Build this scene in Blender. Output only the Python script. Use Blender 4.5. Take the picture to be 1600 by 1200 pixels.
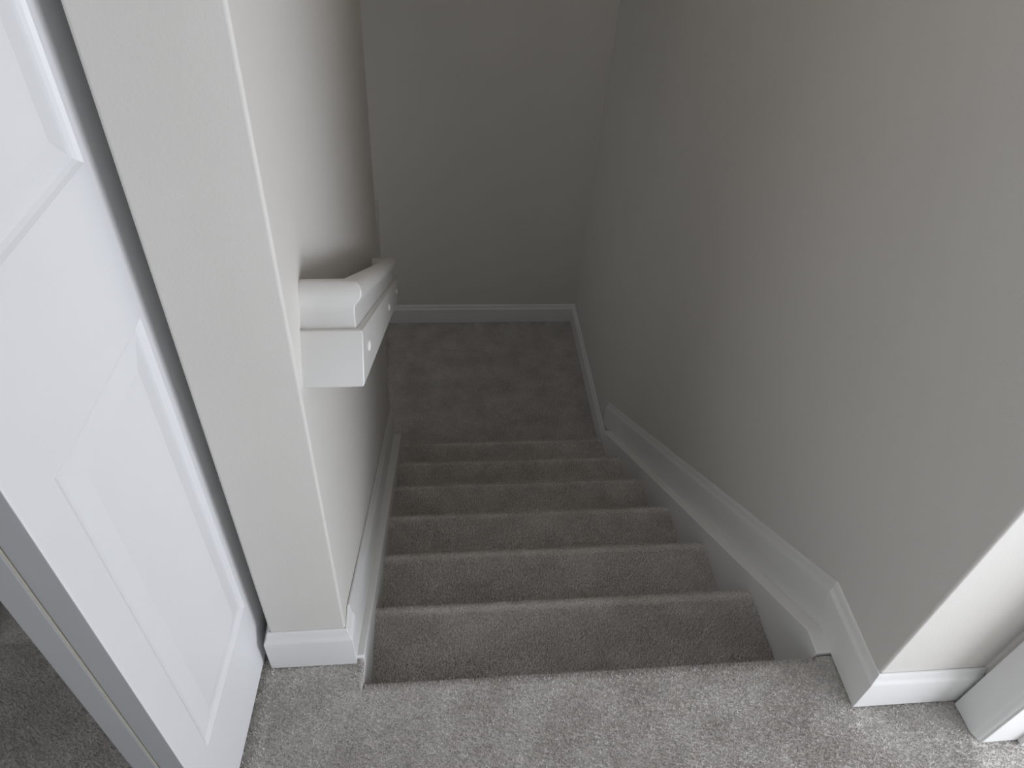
import bpy, bmesh, math, random
import numpy as np
from mathutils import Vector, Matrix

random.seed(4)
RNG = np.random.default_rng(11)
scene = bpy.context.scene
for o in list(bpy.data.objects):
    bpy.data.objects.remove(o, do_unlink=True)

# ------------------------------------------------------------------ camera
F_PX = 1175.31                      # focal length in pixels of the 1600 px wide frame
yaw, pitch, roll = 0.14632, -0.76511, 0.08368
sy, cy, sp, cp = math.sin(yaw), math.cos(yaw), math.sin(pitch), math.cos(pitch)
fwd = Vector((sy * cp, cy * cp, sp))
r0 = Vector((cy, -sy, 0))
u0 = r0.cross(fwd)
rt = r0 * math.cos(roll) + u0 * math.sin(roll)
up = -r0 * math.sin(roll) + u0 * math.cos(roll)
cam_data = bpy.data.cameras.new('camera')
cam_data.sensor_width = 36.0
cam_data.lens = F_PX * 36.0 / 1600.0
cam_data.clip_start = 0.02
cam = bpy.data.objects.new('camera', cam_data)
scene.collection.objects.link(cam)
M = Matrix.Identity(4)
for i in range(3):
    M[i][0], M[i][1], M[i][2] = rt[i], up[i], -fwd[i]
M[0][3], M[1][3], M[2][3] = 0.14364, -0.66751, 1.44297
cam.matrix_world = M
scene.camera = cam

# ------------------------------------------------------------------ light
world = bpy.data.worlds.new('daylight')
scene.world = world
world.use_nodes = True
bg = world.node_tree.nodes['Background']
bg.inputs['Color'].default_value = (0.86, 0.93, 1.0, 1)
bg.inputs['Strength'].default_value = 1.0

scene.view_settings.view_transform = 'Standard'
scene.view_settings.look = 'None'
scene.view_settings.gamma = 1.0
scene.view_settings.use_curve_mapping = False
scene.view_settings.exposure = 0.0


def area(name, loc, direction, sx, sy_, energy=None, color=(1, 1, 1), portal=False):
    d = bpy.data.lights.new(name, 'AREA')
    d.shape = 'RECTANGLE'
    d.size, d.size_y = sx, sy_
    d.color = color
    if energy:
        d.energy = energy
    if portal:
        d.cycles.is_portal = True
    o = bpy.data.objects.new(name, d)
    o.location = loc
    o.rotation_euler = Vector(direction).to_track_quat('-Z', 'Y').to_euler()
    scene.collection.objects.link(o)
    return o


# daylight through the glazed door of the room on the right; unseen fill windows added in the hall and by the landing
WIN = dict(x=2.25, y0=-2.15, y1=-0.4, z0=0.1, z1=1.25)
HALL_FILL_WIN = dict(x=-1.1, y0=-2.45, y1=-1.45, z0=0.4, z1=2.1)
LOW_FILL_WIN = dict(x=-1.1, y0=1.85, y1=2.55, z0=-0.75, z1=0.35)
COOL = (0.93, 0.965, 1.06)


def window_light(name, w, sign, energy, color):
    area(name, (w['x'] + sign * 0.02, (w['y0'] + w['y1']) / 2, (w['z0'] + w['z1']) / 2), (-sign, 0, 0),
         w['y1'] - w['y0'] - 0.02, w['z1'] - w['z0'] - 0.02, energy, color)


window_light('room_daylight', WIN, 1, 54, COOL)
window_light('hall_fill', HALL_FILL_WIN, -1, 5.5, COOL)  # unseen window light, added to lift the casing and right wall
area('hall_back_fill', (0.7, -2.52, 1.5), (0, 1, 0), 0.78, 1.18, 2.5, COOL)  # added fill from an unseen back window, brightens the hall floor
window_light('lower_fill', LOW_FILL_WIN, -1, 0.45, (1.0, 0.88, 0.74))  # added warm fill beside the landing, source unseen
area('stairwell_fill', (0.42, 1.0, 2.44), (0, 0, -1), 0.35, 0.35, 2.0, (1.0, 0.86, 0.69))  # added overhead fill for the stairwell, without any fixture

# ------------------------------------------------------------------ materials


def nodes_of(name):
    m = bpy.data.materials.new(name)
    m.use_nodes = True
    nt = m.node_tree
    return m, nt, nt.nodes['Principled BSDF']


def noise(nt, scale, detail=2.0, rough=0.5, vec=None):
    n = nt.nodes.new('ShaderNodeTexNoise')
    n.inputs['Scale'].default_value = scale
    n.inputs['Detail'].default_value = detail
    n.inputs['Roughness'].default_value = rough
    tc = nt.nodes.new('ShaderNodeTexCoord')
    nt.links.new(tc.outputs['Object'], n.inputs['Vector'])
    return n


def ramp(nt, src, stops):
    r = nt.nodes.new('ShaderNodeValToRGB')
    els = r.color_ramp.elements
    els[0].position, els[0].color = stops[0][0], (*stops[0][1], 1)
    els[1].position, els[1].color = stops[-1][0], (*stops[-1][1], 1)
    for p, c in stops[1:-1]:
        e = els.new(p)
        e.color = (*c, 1)
    nt.links.new(src, r.inputs['Fac'])
    return r


def paint(name, col, rough, bump_scale=None, bump=0.0, dist=0.002, vary=0.03):
    m, nt, b = nodes_of(name)
    n = noise(nt, 3.5, 3)
    lo = tuple(c * (1 - vary) for c in col)
    r = ramp(nt, n.outputs['Fac'], [(0.3, lo), (0.7, col)])
    nt.links.new(r.outputs['Color'], b.inputs['Base Color'])
    b.inputs['Roughness'].default_value = rough
    if bump_scale:
        n2 = noise(nt, bump_scale, 3, 0.55)
        bp = nt.nodes.new('ShaderNodeBump')
        bp.inputs['Strength'].default_value = bump
        bp.inputs['Distance'].default_value = dist
        nt.links.new(n2.outputs['Fac'], bp.inputs['Height'])
        nt.links.new(bp.outputs['Normal'], b.inputs['Normal'])
    return m


def carpet_material(name, base):
    m, nt, b = nodes_of(name)
    n = noise(nt, 330, 3, 0.7)
    big = noise(nt, 9, 3, 0.6)
    r1 = ramp(nt, n.outputs['Fac'], [(0.30, tuple(c * 0.50 for c in base)), (0.5, base), (0.70, tuple(min(0.98, c * 1.32) for c in base))])
    r2 = ramp(nt, big.outputs['Fac'], [(0.35, (0.86, 0.85, 0.84)), (0.65, (1.06, 1.06, 1.06))])
    mx = nt.nodes.new('ShaderNodeMixRGB')
    mx.blend_type = 'MULTIPLY'
    mx.inputs['Fac'].default_value = 1
    nt.links.new(r1.outputs['Color'], mx.inputs[1])
    nt.links.new(r2.outputs['Color'], mx.inputs[2])
    nt.links.new(mx.outputs['Color'], b.inputs['Base Color'])
    b.inputs['Roughness'].default_value = 0.95
    b.inputs['Specular IOR Level'].default_value = 0.15
    bp = nt.nodes.new('ShaderNodeBump')
    bp.inputs['Strength'].default_value = 0.7
    bp.inputs['Distance'].default_value = 0.004
    nt.links.new(n.outputs['Fac'], bp.inputs['Height'])
    nt.links.new(bp.outputs['Normal'], b.inputs['Normal'])
    return m


M_WALL = paint('wall_paint', (0.71, 0.69, 0.65), 0.55, 260, 0.25, 0.0012)
M_CEIL = paint('ceiling_paint', (0.78, 0.78, 0.77), 0.8, 120, 0.3, 0.003)
M_TRIM = paint('trim_paint', (0.80, 0.80, 0.785), 0.34, 40, 0.05, 0.001, 0.02)
M_DOOR = paint('door_paint', (0.82, 0.825, 0.83), 0.38, 90, 0.04, 0.0008, 0.015)
M_GREY = paint('edge_shade', (0.43, 0.44, 0.455), 0.5, None)  # darker grey carrying the shade on the leaf edges
M_EDGE = paint('door_edge_seal', (0.62, 0.58, 0.50), 0.6, None)
M_RAIL = paint('rail_paint', (0.74, 0.73, 0.705), 0.30, 60, 0.05, 0.001, 0.02)
M_SCREW = paint('screw_paint', (0.86, 0.85, 0.83), 0.25, None)
M_HINGE = paint('hinge_metal', (0.45, 0.45, 0.46), 0.35, None)
M_HINGE.node_tree.nodes['Principled BSDF'].inputs['Metallic'].default_value = 0.9
M_CARPET = carpet_material('grey_carpet', (0.75, 0.725, 0.69))

# ------------------------------------------------------------------ helpers


def link(o, parent=None):
    scene.collection.objects.link(o)
    if parent is not None:
        o.parent = parent
    return o


def mesh_obj(name, verts, faces, mat, parent=None, smooth=False, bevel=None):
    me = bpy.data.meshes.new(name)
    me.from_pydata([tuple(v) for v in verts], [], faces)
    bm = bmesh.new()
    bm.from_mesh(me)
    bmesh.ops.recalc_face_normals(bm, faces=bm.faces)
    bm.to_mesh(me)
    bm.free()
    me.materials.append(mat)
    if smooth:
        for p in me.polygons:
            p.use_smooth = True
    o = bpy.data.objects.new(name, me)
    link(o, parent)
    if bevel:
        b = o.modifiers.new('bevel', 'BEVEL')
        b.width, b.segments = bevel, 3
        b.limit_method = 'ANGLE'
        b.angle_limit = math.radians(50)
        b.harden_normals = False
        for p in me.polygons:
            p.use_smooth = True
        try:
            me.set_sharp_from_angle(angle=math.radians(35))
        except Exception:
            pass
    return o


def structure(o):
    o['kind'] = 'structure'
    return o


class Geo:
    """collects shapes for one mesh"""

    def __init__(self):
        self.v, self.f = [], []

    def add(self, verts, faces):
        n = len(self.v)
        self.v += [tuple(p) for p in verts]
        self.f += [tuple(i + n for i in q) for q in faces]

    def box(self, x0, x1, y0, y1, z0, z1):
        self.add([(x0, y0, z0), (x1, y0, z0), (x1, y1, z0), (x0, y1, z0), (x0, y0, z1), (x1, y0, z1), (x1, y1, z1), (x0, y1, z1)],
                 [(0, 3, 2, 1), (4, 5, 6, 7), (0, 1, 5, 4), (1, 2, 6, 5), (2, 3, 7, 6), (3, 0, 4, 7)])

    def prism(self, a, b):
        """a, b: matching closed loops of 3-D points"""
        n = len(a)
        self.add(list(a) + list(b), [tuple(range(n))[::-1], tuple(range(n, 2 * n))] +
                 [(i, (i + 1) % n, n + (i + 1) % n, n + i) for i in range(n)])

    def rings(self, rings, caps=True):
        n = len(rings[0])
        v = [p for r in rings for p in r]
        f = []
        for k in range(len(rings) - 1):
            for i in range(n):
                j = (i + 1) % n
                f.append((k * n + i, k * n + j, (k + 1) * n + j, (k + 1) * n + i))
        if caps:
            f.append(tuple(range(n))[::-1])
            f.append(tuple(range((len(rings) - 1) * n, len(rings) * n)))
        self.add(v, f)

    def obj(self, name, mat, parent=None, **kw):
        return mesh_obj(name, self.v, self.f, mat, parent, **kw)


def empty(name, loc=(0, 0, 0)):
    o = bpy.data.objects.new(name, None)
    o.empty_display_size = 0.1
    o.location = loc
    scene.collection.objects.link(o)
    return o


def plan(poly, z0, z1):
    g = Geo()
    g.prism([(x, y, z0) for x, y in poly], [(x, y, z1) for x, y in poly])
    return g


BASE = [(0, 0), (.013, 0), (.013, .091), (.0122, .0945), (.0098, .0985), (.0078, .103), (.0066, .109), (.0055, .115), (.0035, .119), (.0015, .12), (0, .12)]


def base_ring(o, out, upv=(0, 0, 1), prof=BASE):
    o, out, upv = Vector(o), Vector(out), Vector(upv)
    return [o + out * a + upv * b for a, b in prof]


# ------------------------------------------------------------------ dimensions (metres)
H, T = 0.19, 0.272                    # riser, going
WS, WB, WW = 0.923, 0.9545, 0.9675    # right: stringer face, baseboard face, wall face
L = 2.719                             # far wall
YP = 0.048                            # front of the partition's end
LX0 = -0.027                          # left stair wall face at the top
YE = 1.73                             # where the left wall ends
YR = -0.099                           # front of the short wall on the right
ZL = -7 * H                           # landing level
CEIL = 2.45
SL = H / T


def lx(y):
    return LX0 - 0.0125 * (y - YP)


# ------------------------------------------------------------------ walls
structure(plan([(LX0, YP), (lx(YE), YE), (-0.19, YE), (-0.1655, YP)], -1.6, CEIL).obj('wall_left', M_WALL, bevel=0.004))
structure(plan([(WW, YR), (1.184, YR), (1.184, -0.168), (1.30, -0.168), (1.30, 2.95), (WW, 2.95)], -1.6, CEIL).obj('wall_right', M_WALL, bevel=0.005))
structure(plan([(-1.25, L), (WW + 0.001, L), (WW + 0.001, 2.95), (-1.25, 2.95)], -1.6, CEIL).obj('wall_far', M_WALL))
# side of the lower landing, and the wall behind the closet
structure(plan([(-1.1, 1.62), (-0.185, 1.62), (-0.185, YE), (-1.1, YE)], -1.6, CEIL).obj('wall_closet_back', M_WALL))
# hall
g = Geo()
g.box(-1.25, 0.3, -2.65, -2.5, -0.2, CEIL)
g.box(1.1, 2.4, -2.65, -2.5, -0.2, CEIL)
g.box(0.3, 1.1, -2.65, -2.5, -0.2, 0.9)
g.box(0.3, 1.1, -2.65, -2.5, 2.1, CEIL)
structure(g.obj('wall_hall_back', M_WALL))
g = Geo()
for bx in ((0.3, 0.335, 0.9, 2.1), (1.065, 1.1, 0.9, 2.1), (0.335, 1.065, 0.9, 0.935), (0.335, 1.065, 2.065, 2.1), (0.335, 1.065, 1.49, 1.51)):
    g.box(bx[0], bx[1], -2.60, -2.54, bx[2], bx[3])
structure(g.obj('fill_window_4', M_TRIM))  # frame of the opening added for the back fill
structure(plan([(-1.1, 0.75), (-0.1755, 0.75), (-0.1765, 0.83), (-1.1, 0.83)], 0, CEIL).obj('wall_closet_inner', M_WALL))
g = Geo()
g.box(-1.1, -0.1655, 0.085, 0.185, 2.03, CEIL)
structure(g.obj('wall_over_closet', M_WALL))
g = Geo()
g.box(1.184, 1.30, -2.5, -1.03, 0, CEIL)
g.box(1.184, 1.30, -1.03, -0.168, 2.06, CEIL)
structure(g.obj('wall_doorway', M_WALL))
# the room on the right with its window
def wall_opening(name, w, sign, ya, yb, za, zb):
    a, b = sorted((w['x'], w['x'] + sign * 0.15))
    g_ = Geo()
    g_.box(a, b, ya, w['y0'], za, zb)
    g_.box(a, b, w['y1'], yb, za, zb)
    g_.box(a, b, w['y0'], w['y1'], za, w['z0'])
    g_.box(a, b, w['y0'], w['y1'], w['z1'], zb)
    return structure(g_.obj(name, M_WALL))


def window_frame(name, w, sign):
    a, b = sorted((w['x'] + sign * 0.03, w['x'] + sign * 0.09))
    fw, ym = 0.035, (w['y0'] + w['y1']) / 2
    g_ = Geo()
    g_.box(a, b, w['y0'], w['y0'] + fw, w['z0'], w['z1'])
    g_.box(a, b, w['y1'] - fw, w['y1'], w['z0'], w['z1'])
    g_.box(a, b, ym - fw / 2, ym + fw / 2, w['z0'] + fw, w['z1'] - fw)
    g_.box(a, b, w['y0'] + fw, w['y1'] - fw, w['z0'], w['z0'] + fw)
    g_.box(a, b, w['y0'] + fw, w['y1'] - fw, w['z1'] - fw, w['z1'])
    return structure(g_.obj(name, M_TRIM))


wall_opening('wall_window', WIN, 1, -2.5, 1.0, 0, CEIL)
wall_opening('wall_hall_left', HALL_FILL_WIN, -1, -2.5, 1.62, -0.2, CEIL)
wall_opening('wall_landing', LOW_FILL_WIN, -1, 1.62, L, -1.6, CEIL)
window_frame('window_1', WIN, 1)
window_frame('fill_window_2', HALL_FILL_WIN, -1)  # unseen opening added for the hall fill
window_frame('fill_window_3', LOW_FILL_WIN, -1)  # unseen opening added for the landing fill
structure(plan([(1.30, 0.85), (WIN['x'], 0.85), (WIN['x'], 1.0), (1.30, 1.0)], 0, CEIL).obj('wall_side_room', M_WALL))
g = Geo()
g.box(-1.25, 2.4, -2.65, 2.95, CEIL, CEIL + 0.1)
structure(g.obj('ceiling', M_CEIL))

# ------------------------------------------------------------------ carpet
# each carpeted surface = backing + short cut-pile yarns grown on it


def tufts(patches, spacing, length=0.0050, width=0.0026, lean=0.24):
    """patches: list of (origin, edge_u, edge_v, normal_u0, normal_u1). Returns verts, quads."""
    V = []
    for (o, eu, ev, n0, n1) in patches:
        o, eu, ev, n0, n1 = (np.array(a, float) for a in (o, eu, ev, n0, n1))
        lu, lv = np.linalg.norm(eu), np.linalg.norm(ev)
        nu, nv = max(1, int(round(lu / spacing))), max(1, int(round(lv / spacing)))
        iu, iv = np.meshgrid(np.arange(nu), np.arange(nv), indexing='ij')
        a = (iu.ravel() + RNG.random(nu * nv)) / nu
        b = (iv.ravel() + RNG.random(nu * nv)) / nv
        P = o + np.outer(a, eu) + np.outer(b, ev)
        N = np.outer(1 - b, n0) + np.outer(b, n1)
        N /= np.linalg.norm(N, axis=1)[:, None]
        n = len(P)
        tilt = RNG.normal(0, lean, (n, 3))
        D = N + tilt
        D /= np.linalg.norm(D, axis=1)[:, None]
        S = np.cross(D, RNG.normal(0, 1, (n, 3)))
        S /= np.linalg.norm(S, axis=1)[:, None]
        ln = (length * RNG.uniform(0.75, 1.15, n))[:, None]
        wd = (width * RNG.uniform(0.7, 1.2, n))[:, None] / 2
        B = P - N * 0.001
        tip = P + D * ln
        V.append(np.stack([B - S * wd, B + S * wd, tip + S * wd * 0.45, tip - S * wd * 0.45], 1))
    V = np.concatenate(V)
    return V.reshape(-1, 3)


def carpet_obj(name, verts, faces, tv, parent=None):
    """one mesh: backing polygons plus the yarn quads"""
    nb = len(verts)
    allv = np.concatenate([np.array(verts, float), tv]) if len(tv) else np.array(verts, float)
    nq = len(tv) // 4
    loops = [i for f in faces for i in f]
    starts, tot = [], 0
    for f in faces:
        starts.append(tot)
        tot += len(f)
    starts = np.concatenate([np.array(starts), tot + 4 * np.arange(nq)]).astype(np.int32)
    loops = np.concatenate([np.array(loops), nb + np.arange(4 * nq)]).astype(np.int32)
    me = bpy.data.meshes.new(name)
    me.vertices.add(len(allv))
    me.vertices.foreach_set('co', allv.astype(np.float32).ravel())
    me.loops.add(len(loops))
    me.loops.foreach_set('vertex_index', loops)
    me.polygons.add(len(starts))
    me.polygons.foreach_set('loop_start', starts)
    me.polygons.foreach_set('use_smooth', np.zeros(len(starts), dtype=bool))
    me.update(calc_edges=True)
    me.validate()
    me.materials.append(M_CARPET)
    o = bpy.data.objects.new(name, me)
    return link(o, parent)


R = 0.020                              # nosing radius


def nosing(yn, zn, zb, yb):
    """profile points (y,z) and normals: tread top -> rounded nose -> riser. yn = front of the nose."""
    pts = [((yb, zn), (0, 1))]
    for k in range(0, 9):
        a = math.radians(90 - k * 22.5)
        pts.append(((yn - R + R * math.cos(a), zn - R + R * math.sin(a)), (math.cos(a), math.sin(a))))
    pts.append(((yn - 0.026, zn - 2 * R), (0.3, -1)))
    pts.append(((yn - 0.026, zn - 2 * R - 0.002), (1, 0)))
    pts.append(((yn - 0.026, zb), (1, 0)))
    return pts


def step_mesh(name, yb, yn, zn, zb, x0, x1, parent, spacing, extra=None):
    pts = nosing(yn - 0.004, zn - 0.004, zb, yb)
    pts.insert(1, ((yn - 0.034, zn - 0.004), (0, 1)))
    loop = [p for p, n in pts] + [(yb, zb)]
    n = len(loop)
    verts = [(x0, y, z) for y, z in loop] + [(x1, y, z) for y, z in loop]
    faces = [tuple(range(n)), tuple(range(n, 2 * n))[::-1]] + [(i, n + i, n + (i + 1) % n, (i + 1) % n) for i in range(n)]
    patches = []
    for (p, a), (q, b) in zip(pts[:-1], pts[1:]):
        sp_ = spacing if p[1] > zn - 0.05 else spacing * 1.8
        lit_nose = p[0] > yn - 0.035 and p[1] > zn - 0.05      # shorter pile here stands in for light catching the nose
        patches.append((sp_, 0.0052 if lit_nose else 0.0095, ((x0 + .001, p[0], p[1]), (x1 - x0 - .002, 0, 0), (0, q[0] - p[0], q[1] - p[1]), (0, a[0], a[1]), (0, b[0], b[1]))))
    tv = np.concatenate([tufts([pp], s, ln_, 0.0022, 0.16) for s, ln_, pp in patches])
    return carpet_obj(name, verts, faces, tv, parent)


UP = (0, 0, 1)
# upper hall floor: slab, rounded edge over the top riser, strip beside the stair and closet floor
verts, faces = [], []


def fbox(x0, x1, y0, y1, z0, z1):
    g_ = Geo()
    g_.v, g_.f = [], []
    g_.box(x0, x1, y0, y1, z0, z1)
    n_ = len(verts)
    verts.extend(g_.v)
    faces.extend(tuple(i + n_ for i in q) for q in g_.f)


ZF = -0.004
fbox(-1.1, 2.25, -2.5, -0.03, -0.15, ZF)
fbox(-1.1, -0.001, -0.03, YP, -0.15, ZF)
fbox(-1.1, -0.1675, YP, 0.83, -0.15, ZF)
fbox(WS, 1.30, -0.03, -0.004, -0.15, ZF)
fbox(1.30, 2.25, -0.03, 0.85, -0.15, ZF)
pts = nosing(-0.004 + 0.0, ZF, -H, -0.03)
loop = [p for p, n in pts] + [(-0.03, -H)]
n0 = len(verts)
n = len(loop)
verts += [(0.0, y, z) for y, z in loop] + [(WS, y, z) for y, z in loop]
faces += [tuple(n0 + i for i in range(n)), tuple(n0 + n + i for i in range(n))[::-1]]
faces += [(n0 + i, n0 + n + i, n0 + n + (i + 1) % n, n0 + (i + 1) % n) for i in range(n)]
P = []
for fx0, fx1, fy0, fy1, fs in ((-0.17, 1.166, -0.66, -0.03, 0.0029), (-0.17, 0.0, -0.03, YP - 0.004, 0.0029), (-1.09, -0.17, -0.66, 0.115, 0.0040),
                               (1.166, 1.75, -0.66, -0.195, 0.0036), (WS, WB, -0.03, -0.004, 0.0029)):
    P.append(tufts([((fx0, fy0, ZF), (fx1 - fx0, 0, 0), (0, fy1 - fy0, 0), UP, UP)], fs, 0.0095 if fx1 == -0.17 else 0.0050, 0.0026, 0.16 if fx1 == -0.17 else 0.24))
for (p, a), (q, b) in zip(pts[:-1], pts[1:]):
    P.append(tufts([((0.001, p[0], p[1]), (WS - .002, 0, 0), (0, q[0] - p[0], q[1] - p[1]), (0, a[0], a[1]), (0, b[0], b[1]))],
                   0.0029 if p[1] > -0.05 else 0.006))
structure(carpet_obj('floor', verts, faces, np.concatenate(P)))

# lower landing
verts, faces = [], []
Y7 = 6 * T - 0.03
fbox(-1.1, WW, Y7, L, ZL - 0.15, ZL - 0.004)
P = [tufts([((lx(YE) - .1, Y7, ZL - .004), (WB - lx(YE) + .1, 0, 0), (0, L - .013 - Y7, 0), UP, UP)], 0.0042, 0.0100, 0.0023, 0.16),
     tufts([((-1.09, YE + .01, ZL - .004), (1.0, 0, 0), (0, L - .025 - YE, 0), UP, UP)], 0.007, 0.0095, 0.003, 0.16)]
structure(carpet_obj('floor', verts, faces, np.concatenate(P))).name = 'floor_landing'

# ------------------------------------------------------------------ staircase
stair = empty('staircase', (0.45, 0.0, ZL))
stair['label'] = 'narrow straight flight of grey carpeted steps between white skirt boards going down to landing'
stair['category'] = 'stairs'


def unparent_offset(o):
    o.matrix_parent_inverse = Matrix.Translation(-Vector(stair.location))


for i in range(1, 7):
    sp_ = 0.0031 + 0.00022 * i
    zb = -(i + 1) * H - 0.04
    o = step_mesh('step', (i - 1) * T - 0.026, i * T, -i * H, zb, 0.0, WS, stair, sp_)
    unparent_offset(o)

# skirt boards either side (ledge on top runs just above the line of the noses)
LED = 0.042


def skirt(x_in, wall_x, ye, ys=0.0):
    prof = [(0.0, -0.30), (0.0, -0.02), (ys, -0.02), (ys, 0.003), (ys + 0.003, 0.006), ((LED - 0.006) / SL, 0.006), (ye, LED - SL * ye), (ye, ZL - 0.02), (ye - 0.3, ZL - 0.02)]
    g_ = Geo()
    g_.prism([(x_in, y, z) for y, z in prof], [(wall_x(y), y, z) for y, z in prof])
    o_ = g_.obj('skirt_board', M_TRIM, stair, bevel=0.0018)
    unparent_offset(o_)
    return o_


skirt(WS, lambda y: WW - 0.0005, 1.625)
skirt(0.0, lambda y: lx(y) + 0.0005, 1.66, 0.046)

# ------------------------------------------------------------------ baseboards
dY0, dY1 = LED / SL, (0.187 - 0.12) / SL       # mitre between level and raking board
kk = (0.187 - LED) / 0.12


def rake_end(x, y, out):
    return base_ring((x, y, LED - SL * y), out, (0, 0, kk))


g = Geo()
tilt = (0, (dY1 - dY0) / 0.12, 1)
g.rings([base_ring((-0.1655, 0.118, 0), (-1, 0, 0)), base_ring((-0.1655, YP, 0), (-1, -1, 0)), base_ring((LX0, YP, 0), (1, -1, 0)),
         base_ring((LX0, dY0, 0), (1, 0, 0), tilt)])
g.rings([base_ring((LX0, dY0, 0), (1, 0, 0), tilt), rake_end(lx(YE + .013), YE + 0.013, (1, 0, 0))])
structure(g.obj('baseboard_left', M_TRIM, bevel=0.0012))
g = Geo()
g.rings([base_ring((1.183, YR, 0), (0, -1, 0)), base_ring((WW, YR, 0), (-1, -1, 0)), base_ring((WW, dY0, 0), (-1, 0, 0), tilt)])
g.rings([base_ring((WW, dY0, 0), (-1, 0, 0), tilt), rake_end(WW, 1.745, (-1, 0, 0))])
structure(g.obj('baseboard_right', M_TRIM, bevel=0.0012))
g = Geo()
g.rings([base_ring((WW, 1.632, ZL), (-1, 0, 0)), base_ring((WW, L, ZL), (-1, -1, 0)), base_ring((-1.1, L, ZL), (1, -1, 0)),
         base_ring((-1.1, YE, ZL), (1, 1, 0)), base_ring((lx(YE) - .002, YE, ZL), (0, 1, 0))])
structure(g.obj('baseboard_far', M_TRIM))
g = Geo()
g.rings([base_ring((-1.1, 0.08, 0), (1, 0, 0)), base_ring((-1.1, -2.5, 0), (1, 1, 0)), base_ring((1.184, -2.5, 0), (-1, 1, 0)), base_ring((1.184, -1.11, 0), (-1, 0, 0))])
structure(g.obj('baseboard_hall', M_TRIM))

# corner bead swelling at the far end of the left wall
g = Geo()
xe = lx(YE)
g.prism([(xe - .03, YE - .03, 0.035), (xe + .011, YE - .03, 0.035), (xe + .011, YE + .006, 0.035), (xe - .03, YE + .006, 0.035)],
        [(xe - .03, YE - .03, -0.42), (xe + .0004, YE - .03, -0.42), (xe + .0004, YE + .001, -0.42), (xe - .03, YE + .001, -0.42)])
structure(g.obj('trim_1', M_WALL))

# ------------------------------------------------------------------ doorway on the right: casing, jamb, stop
CAS = [(0, 0), (.018, 0), (.018, .010), (.0165, .020), (.016, .055), (.0135, .0605), (.0115, .0625), (.0105, .066), (.009, .0695), (.006, .072), (0, .072)]
# (thickness, distance from the outer edge)
oy, iy = -0.118, -0.190


def casing(side_x, sgn):
    g_ = Geo()
    zt = 2.035
    far_o, far_i = -1.080, -1.008
    r1 = [Vector((side_x + sgn * a, oy - b, 0)) for a, b in CAS]
    r2 = [Vector((side_x + sgn * a, oy - b, zt + .072 - b)) for a, b in CAS]
    r3 = [Vector((side_x + sgn * a, far_o + b, zt + .072 - b)) for a, b in CAS]
    r4 = [Vector((side_x + sgn * a, far_o + b, 0)) for a, b in CAS]
    g_.rings([r1, r2, r3, r4])
    return g_


door_frame = structure(casing(1.184, -1).obj('door_1', M_TRIM, bevel=0.001))
g = Geo()
g.box(1.181, 1.303, -0.194, -0.168, 0, 2.06)
g.box(1.181, 1.303, -1.03, -1.004, 0, 2.06)
g.box(1.181, 1.303, -1.004, -0.194, 2.034, 2.06)
o = g.obj('jamb', M_TRIM, door_frame, bevel=0.0015)
g = Geo()
g.box(1.255, 1.300, -0.205, -0.194, 0, 2.023)
g.box(1.255, 1.300, -1.004, -0.993, 0, 2.023)
g.box(1.255, 1.300, -1.004, -0.194, 2.023, 2.034)
g.obj('door_stop', M_TRIM, door_frame, bevel=0.001)

# ------------------------------------------------------------------ bifold closet door, folded open


def leaf_geo(width, z0, z1, th, panels, front_sign=1):
    """leaf in local coords: y 0..width, face at x=0 looking +x, thickness towards -x."""
    ys = [0, 0.057, 0.295, width]
    g_ = Geo()
    cuts = [z0] + [z for p in panels for z in p] + [z1]
    v, f = [], []

    def quad(a, b, c, d):
        n_ = len(g_.v)
        g_.v += [a, b, c, d]
        g_.f.append((n_, n_ + 1, n_ + 2, n_ + 3))
    # stiles and rails on the face, as a grid with holes
    for zi in range(len(cuts) - 1):
        za, zb = cuts[zi], cuts[zi + 1]
        for yi in range(3):
            ya, yb = ys[yi], ys[yi + 1]
            if yi == 1 and zi % 2 == 1:
                continue
            quad((0, ya, za), (0, yb, za), (0, yb, zb), (0, ya, zb))
    for za, zb in panels:
        ya, yb = ys[1], ys[2]
        prev = [(0, ya, za), (0, yb, za), (0, yb, zb), (0, ya, zb)]
        for ins, dep in ((0.004, -0.0028), (0.009, -0.0048), (0.014, -0.0050), (0.040, -0.0014), (0.043, -0.0010)):
            cur = [(dep, ya + ins, za + ins), (dep, yb - ins, za + ins), (dep, yb - ins, zb - ins), (dep, ya + ins, zb - ins)]
            for k in range(4):
                quad(prev[k], prev[(k + 1) % 4], cur[(k + 1) % 4], cur[k])
            prev = cur
        quad(*prev)
    # back and edges (edge rows follow the face cuts so everything stays joined)
    for i in range(len(cuts) - 1):
        za, zb = cuts[i], cuts[i + 1]
        for y in (0, width):
            quad((0, y, za), (0, y, zb), (-th, y, zb), (-th, y, za))
        for j in range(3):
            quad((-th, ys[j], za), (-th, ys[j + 1], za), (-th, ys[j + 1], zb), (-th, ys[j], zb))
    for z in (z0, z1):
        for j in range(3):
            quad((0, ys[j], z), (0, ys[j + 1], z), (-th, ys[j + 1], z), (-th, ys[j], z))
    return g_


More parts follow.
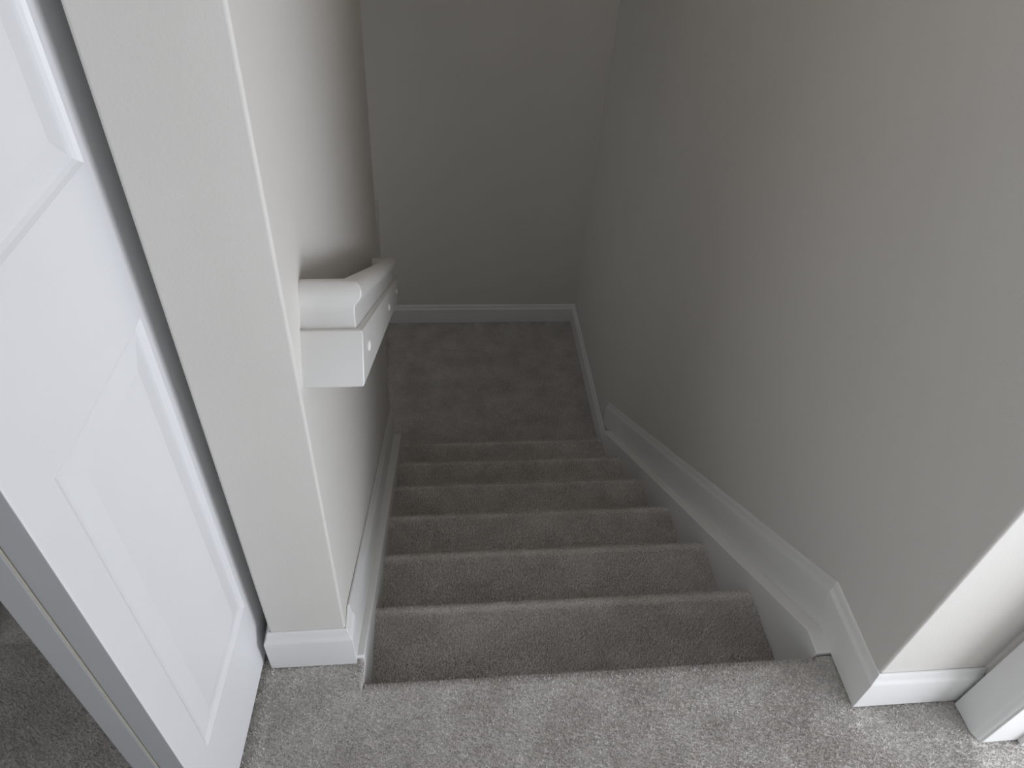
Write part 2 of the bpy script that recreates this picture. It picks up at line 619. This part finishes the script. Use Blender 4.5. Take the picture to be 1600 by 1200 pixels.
def leaf_obj(name, g_, parent):
    me = bpy.data.meshes.new(name)
    me.from_pydata(g_.v, [], g_.f)
    bm = bmesh.new()
    bm.from_mesh(me)
    bmesh.ops.remove_doubles(bm, verts=bm.verts, dist=1e-5)
    bmesh.ops.recalc_face_normals(bm, faces=bm.faces)
    bm.to_mesh(me)
    bm.free()
    me.materials.append(M_DOOR)
    me.materials.append(M_GREY)              # shade on the leaf's near edge, put into its colour
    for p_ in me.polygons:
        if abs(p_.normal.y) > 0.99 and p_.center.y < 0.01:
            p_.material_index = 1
    o_ = bpy.data.objects.new(name, me)
    link(o_, parent)
    b = o_.modifiers.new('bevel', 'BEVEL')
    b.width, b.segments, b.limit_method, b.angle_limit = 0.002, 3, 'ANGLE', math.radians(60)
    return o_


LW, TH = 0.40, 0.0345
PAN = [(0.218, 0.868), (1.063, 1.86)]
ang = math.atan(0.07)
bif = empty('closet_bifold_door', (-0.195 - 0.07 * 0.248, -0.248, 0.0))
bif.rotation_euler = (0, 0, -ang)
bif['label'] = 'white panelled bifold closet door folded open beside the end of the left wall'
bif['category'] = 'door'
g = leaf_geo(LW, 0.012, 2.0, TH, PAN)
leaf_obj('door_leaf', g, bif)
g2 = leaf_geo(LW, 0.012, 2.0, TH, PAN)
g2.v = [(-2 * TH - 0.0035 - x, y, z) for x, y, z in g2.v]
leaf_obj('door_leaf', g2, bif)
g = Geo()
g.box(-TH - 0.0036, -TH - 0.0012, 0.0006, LW - 0.02, 0.02, 1.99)
o = g.obj('edge_seal', M_EDGE, bif)
o['label'] = 'narrow beige strip between the two door leaves'
for hz in (0.3, 1.0, 1.7):
    g = Geo()
    n = 10
    c = [(-TH - 0.00175 + 0.004 * math.cos(2 * math.pi * k / n), LW + 0.004 + 0.004 * math.sin(2 * math.pi * k / n)) for k in range(n)]
    g.prism([(x, y, hz) for x, y in c], [(x, y, hz + 0.075) for x, y in c])
    g.obj('hinge', M_HINGE, bif)

# the other pair of the closet doors, closed across its half of the opening
bif2 = empty('closet_bifold_door', (-0.62, 0.118, 0.0))
bif2.rotation_euler = (0, 0, math.radians(90 + 180))
bif2['label'] = 'shaded closed closet door leaf at the far left, behind the folded door'
bif2['category'] = 'door'
for k in range(1):
    g = leaf_geo(0.36, 0.012, 2.0, TH, PAN)
    g.v = [(x, y - 0.47 + 0.47 - 0.36 - 0.1, z) for x, y, z in g.v]
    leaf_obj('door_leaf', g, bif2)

# ------------------------------------------------------------------ handrail
SR = math.tan(math.atan(SL) - math.radians(1.4))
rl = math.sqrt(1 + SR * SR)
rd = Vector((-0.0125, 1 / rl, -SR / rl)).normalized()
cut = Vector((0, H, T)).normalized()                 # direction of the cut's height (square to the flight)
nx = Vector((1, 0.0125, 0)).normalized()
O = Vector((LX0, 0.145, 0.849))
XO = 0.0805
rail = empty('handrail', (LX0, 0.62, 0.42))
rail['label'] = 'white moulded wooden handrail fixed along the left stair wall, running down the flight'
rail['category'] = 'handrail'
cap = []
for k in range(0, 5):                                # inner shoulder
    a = math.radians(180 - 22.5 * k)
    cap.append((-0.0345 + 0.0135 + 0.0135 * math.cos(a), -0.0145 + 0.0135 * math.sin(a) + 0.001))
for k in range(0, 9):                                # outer bullnose
    a = math.radians(90 - 18 * k)
    cap.append((-0.0165 + 0.0165 * math.cos(a), -0.0175 + 0.0175 * math.sin(a)))
cap += [(-0.0095, -0.0352), (-0.0102, -0.0385), (-0.0106, -0.043), (-0.0104, -0.049), (-0.0098, -0.056), (-0.0090, -0.0665), (-0.0345, -0.0665)]
board = [(-0.0345, -0.0655), (-0.0045, -0.0655), (-0.0012, -0.0675), (0, -0.0715), (0, -0.138), (-0.0012, -0.1415), (-0.0045, -0.143), (-0.0345, -0.143)]
LR = 1.52


def rail_part(prof, name):
    def pt(x, s, u):
        return O + nx * x + rd * s + cut * u
    r0_ = [pt(-0.006, -w_, u) for w_, u in prof]
    r1_ = [pt(XO + w_, -w_, u) for w_, u in prof]
    r2_ = [pt(XO + w_, LR + w_, u) for w_, u in prof]
    r3_ = [pt(-0.02, LR + w_, u) for w_, u in prof]
    g_ = Geo()
    g_.rings([r0_, r1_, r2_, r3_])
    me_o = g_.obj(name, M_RAIL, rail, smooth=True)
    me_o.data.set_sharp_from_angle(angle=math.radians(32))
    bv = me_o.modifiers.new('bevel', 'BEVEL')
    bv.width, bv.segments, bv.limit_method, bv.angle_limit = 0.0016, 3, 'ANGLE', math.radians(60)
    me_o.matrix_parent_inverse = Matrix.Translation(-Vector(rail.location))
    return me_o


rail_part(cap, 'rail_cap')
rail_part(board, 'rail_board')
for s_, u_ in ((0.103, -0.100), (0.82, -0.104), (1.40, -0.103)):
    c0 = O + nx * XO + rd * s_ + cut * u_
    n = 20
    g = Geo()
    rr = [(0.0085, -0.002), (0.0085, 0.0012), (0.0070, 0.0026), (0.0048, 0.0026), (0.0040, 0.0006)]
    rings_ = []
    for rad, hgt in rr:
        rings_.append([c0 + nx * hgt + rd * (rad * math.cos(2 * math.pi * k / n)) + cut * (rad * math.sin(2 * math.pi * k / n)) for k in range(n)])
    g.rings(rings_)
    o = g.obj('screw', M_SCREW, rail, smooth=True)
    o.data.set_sharp_from_angle(angle=math.radians(40))
    o.matrix_parent_inverse = Matrix.Translation(-Vector(rail.location))
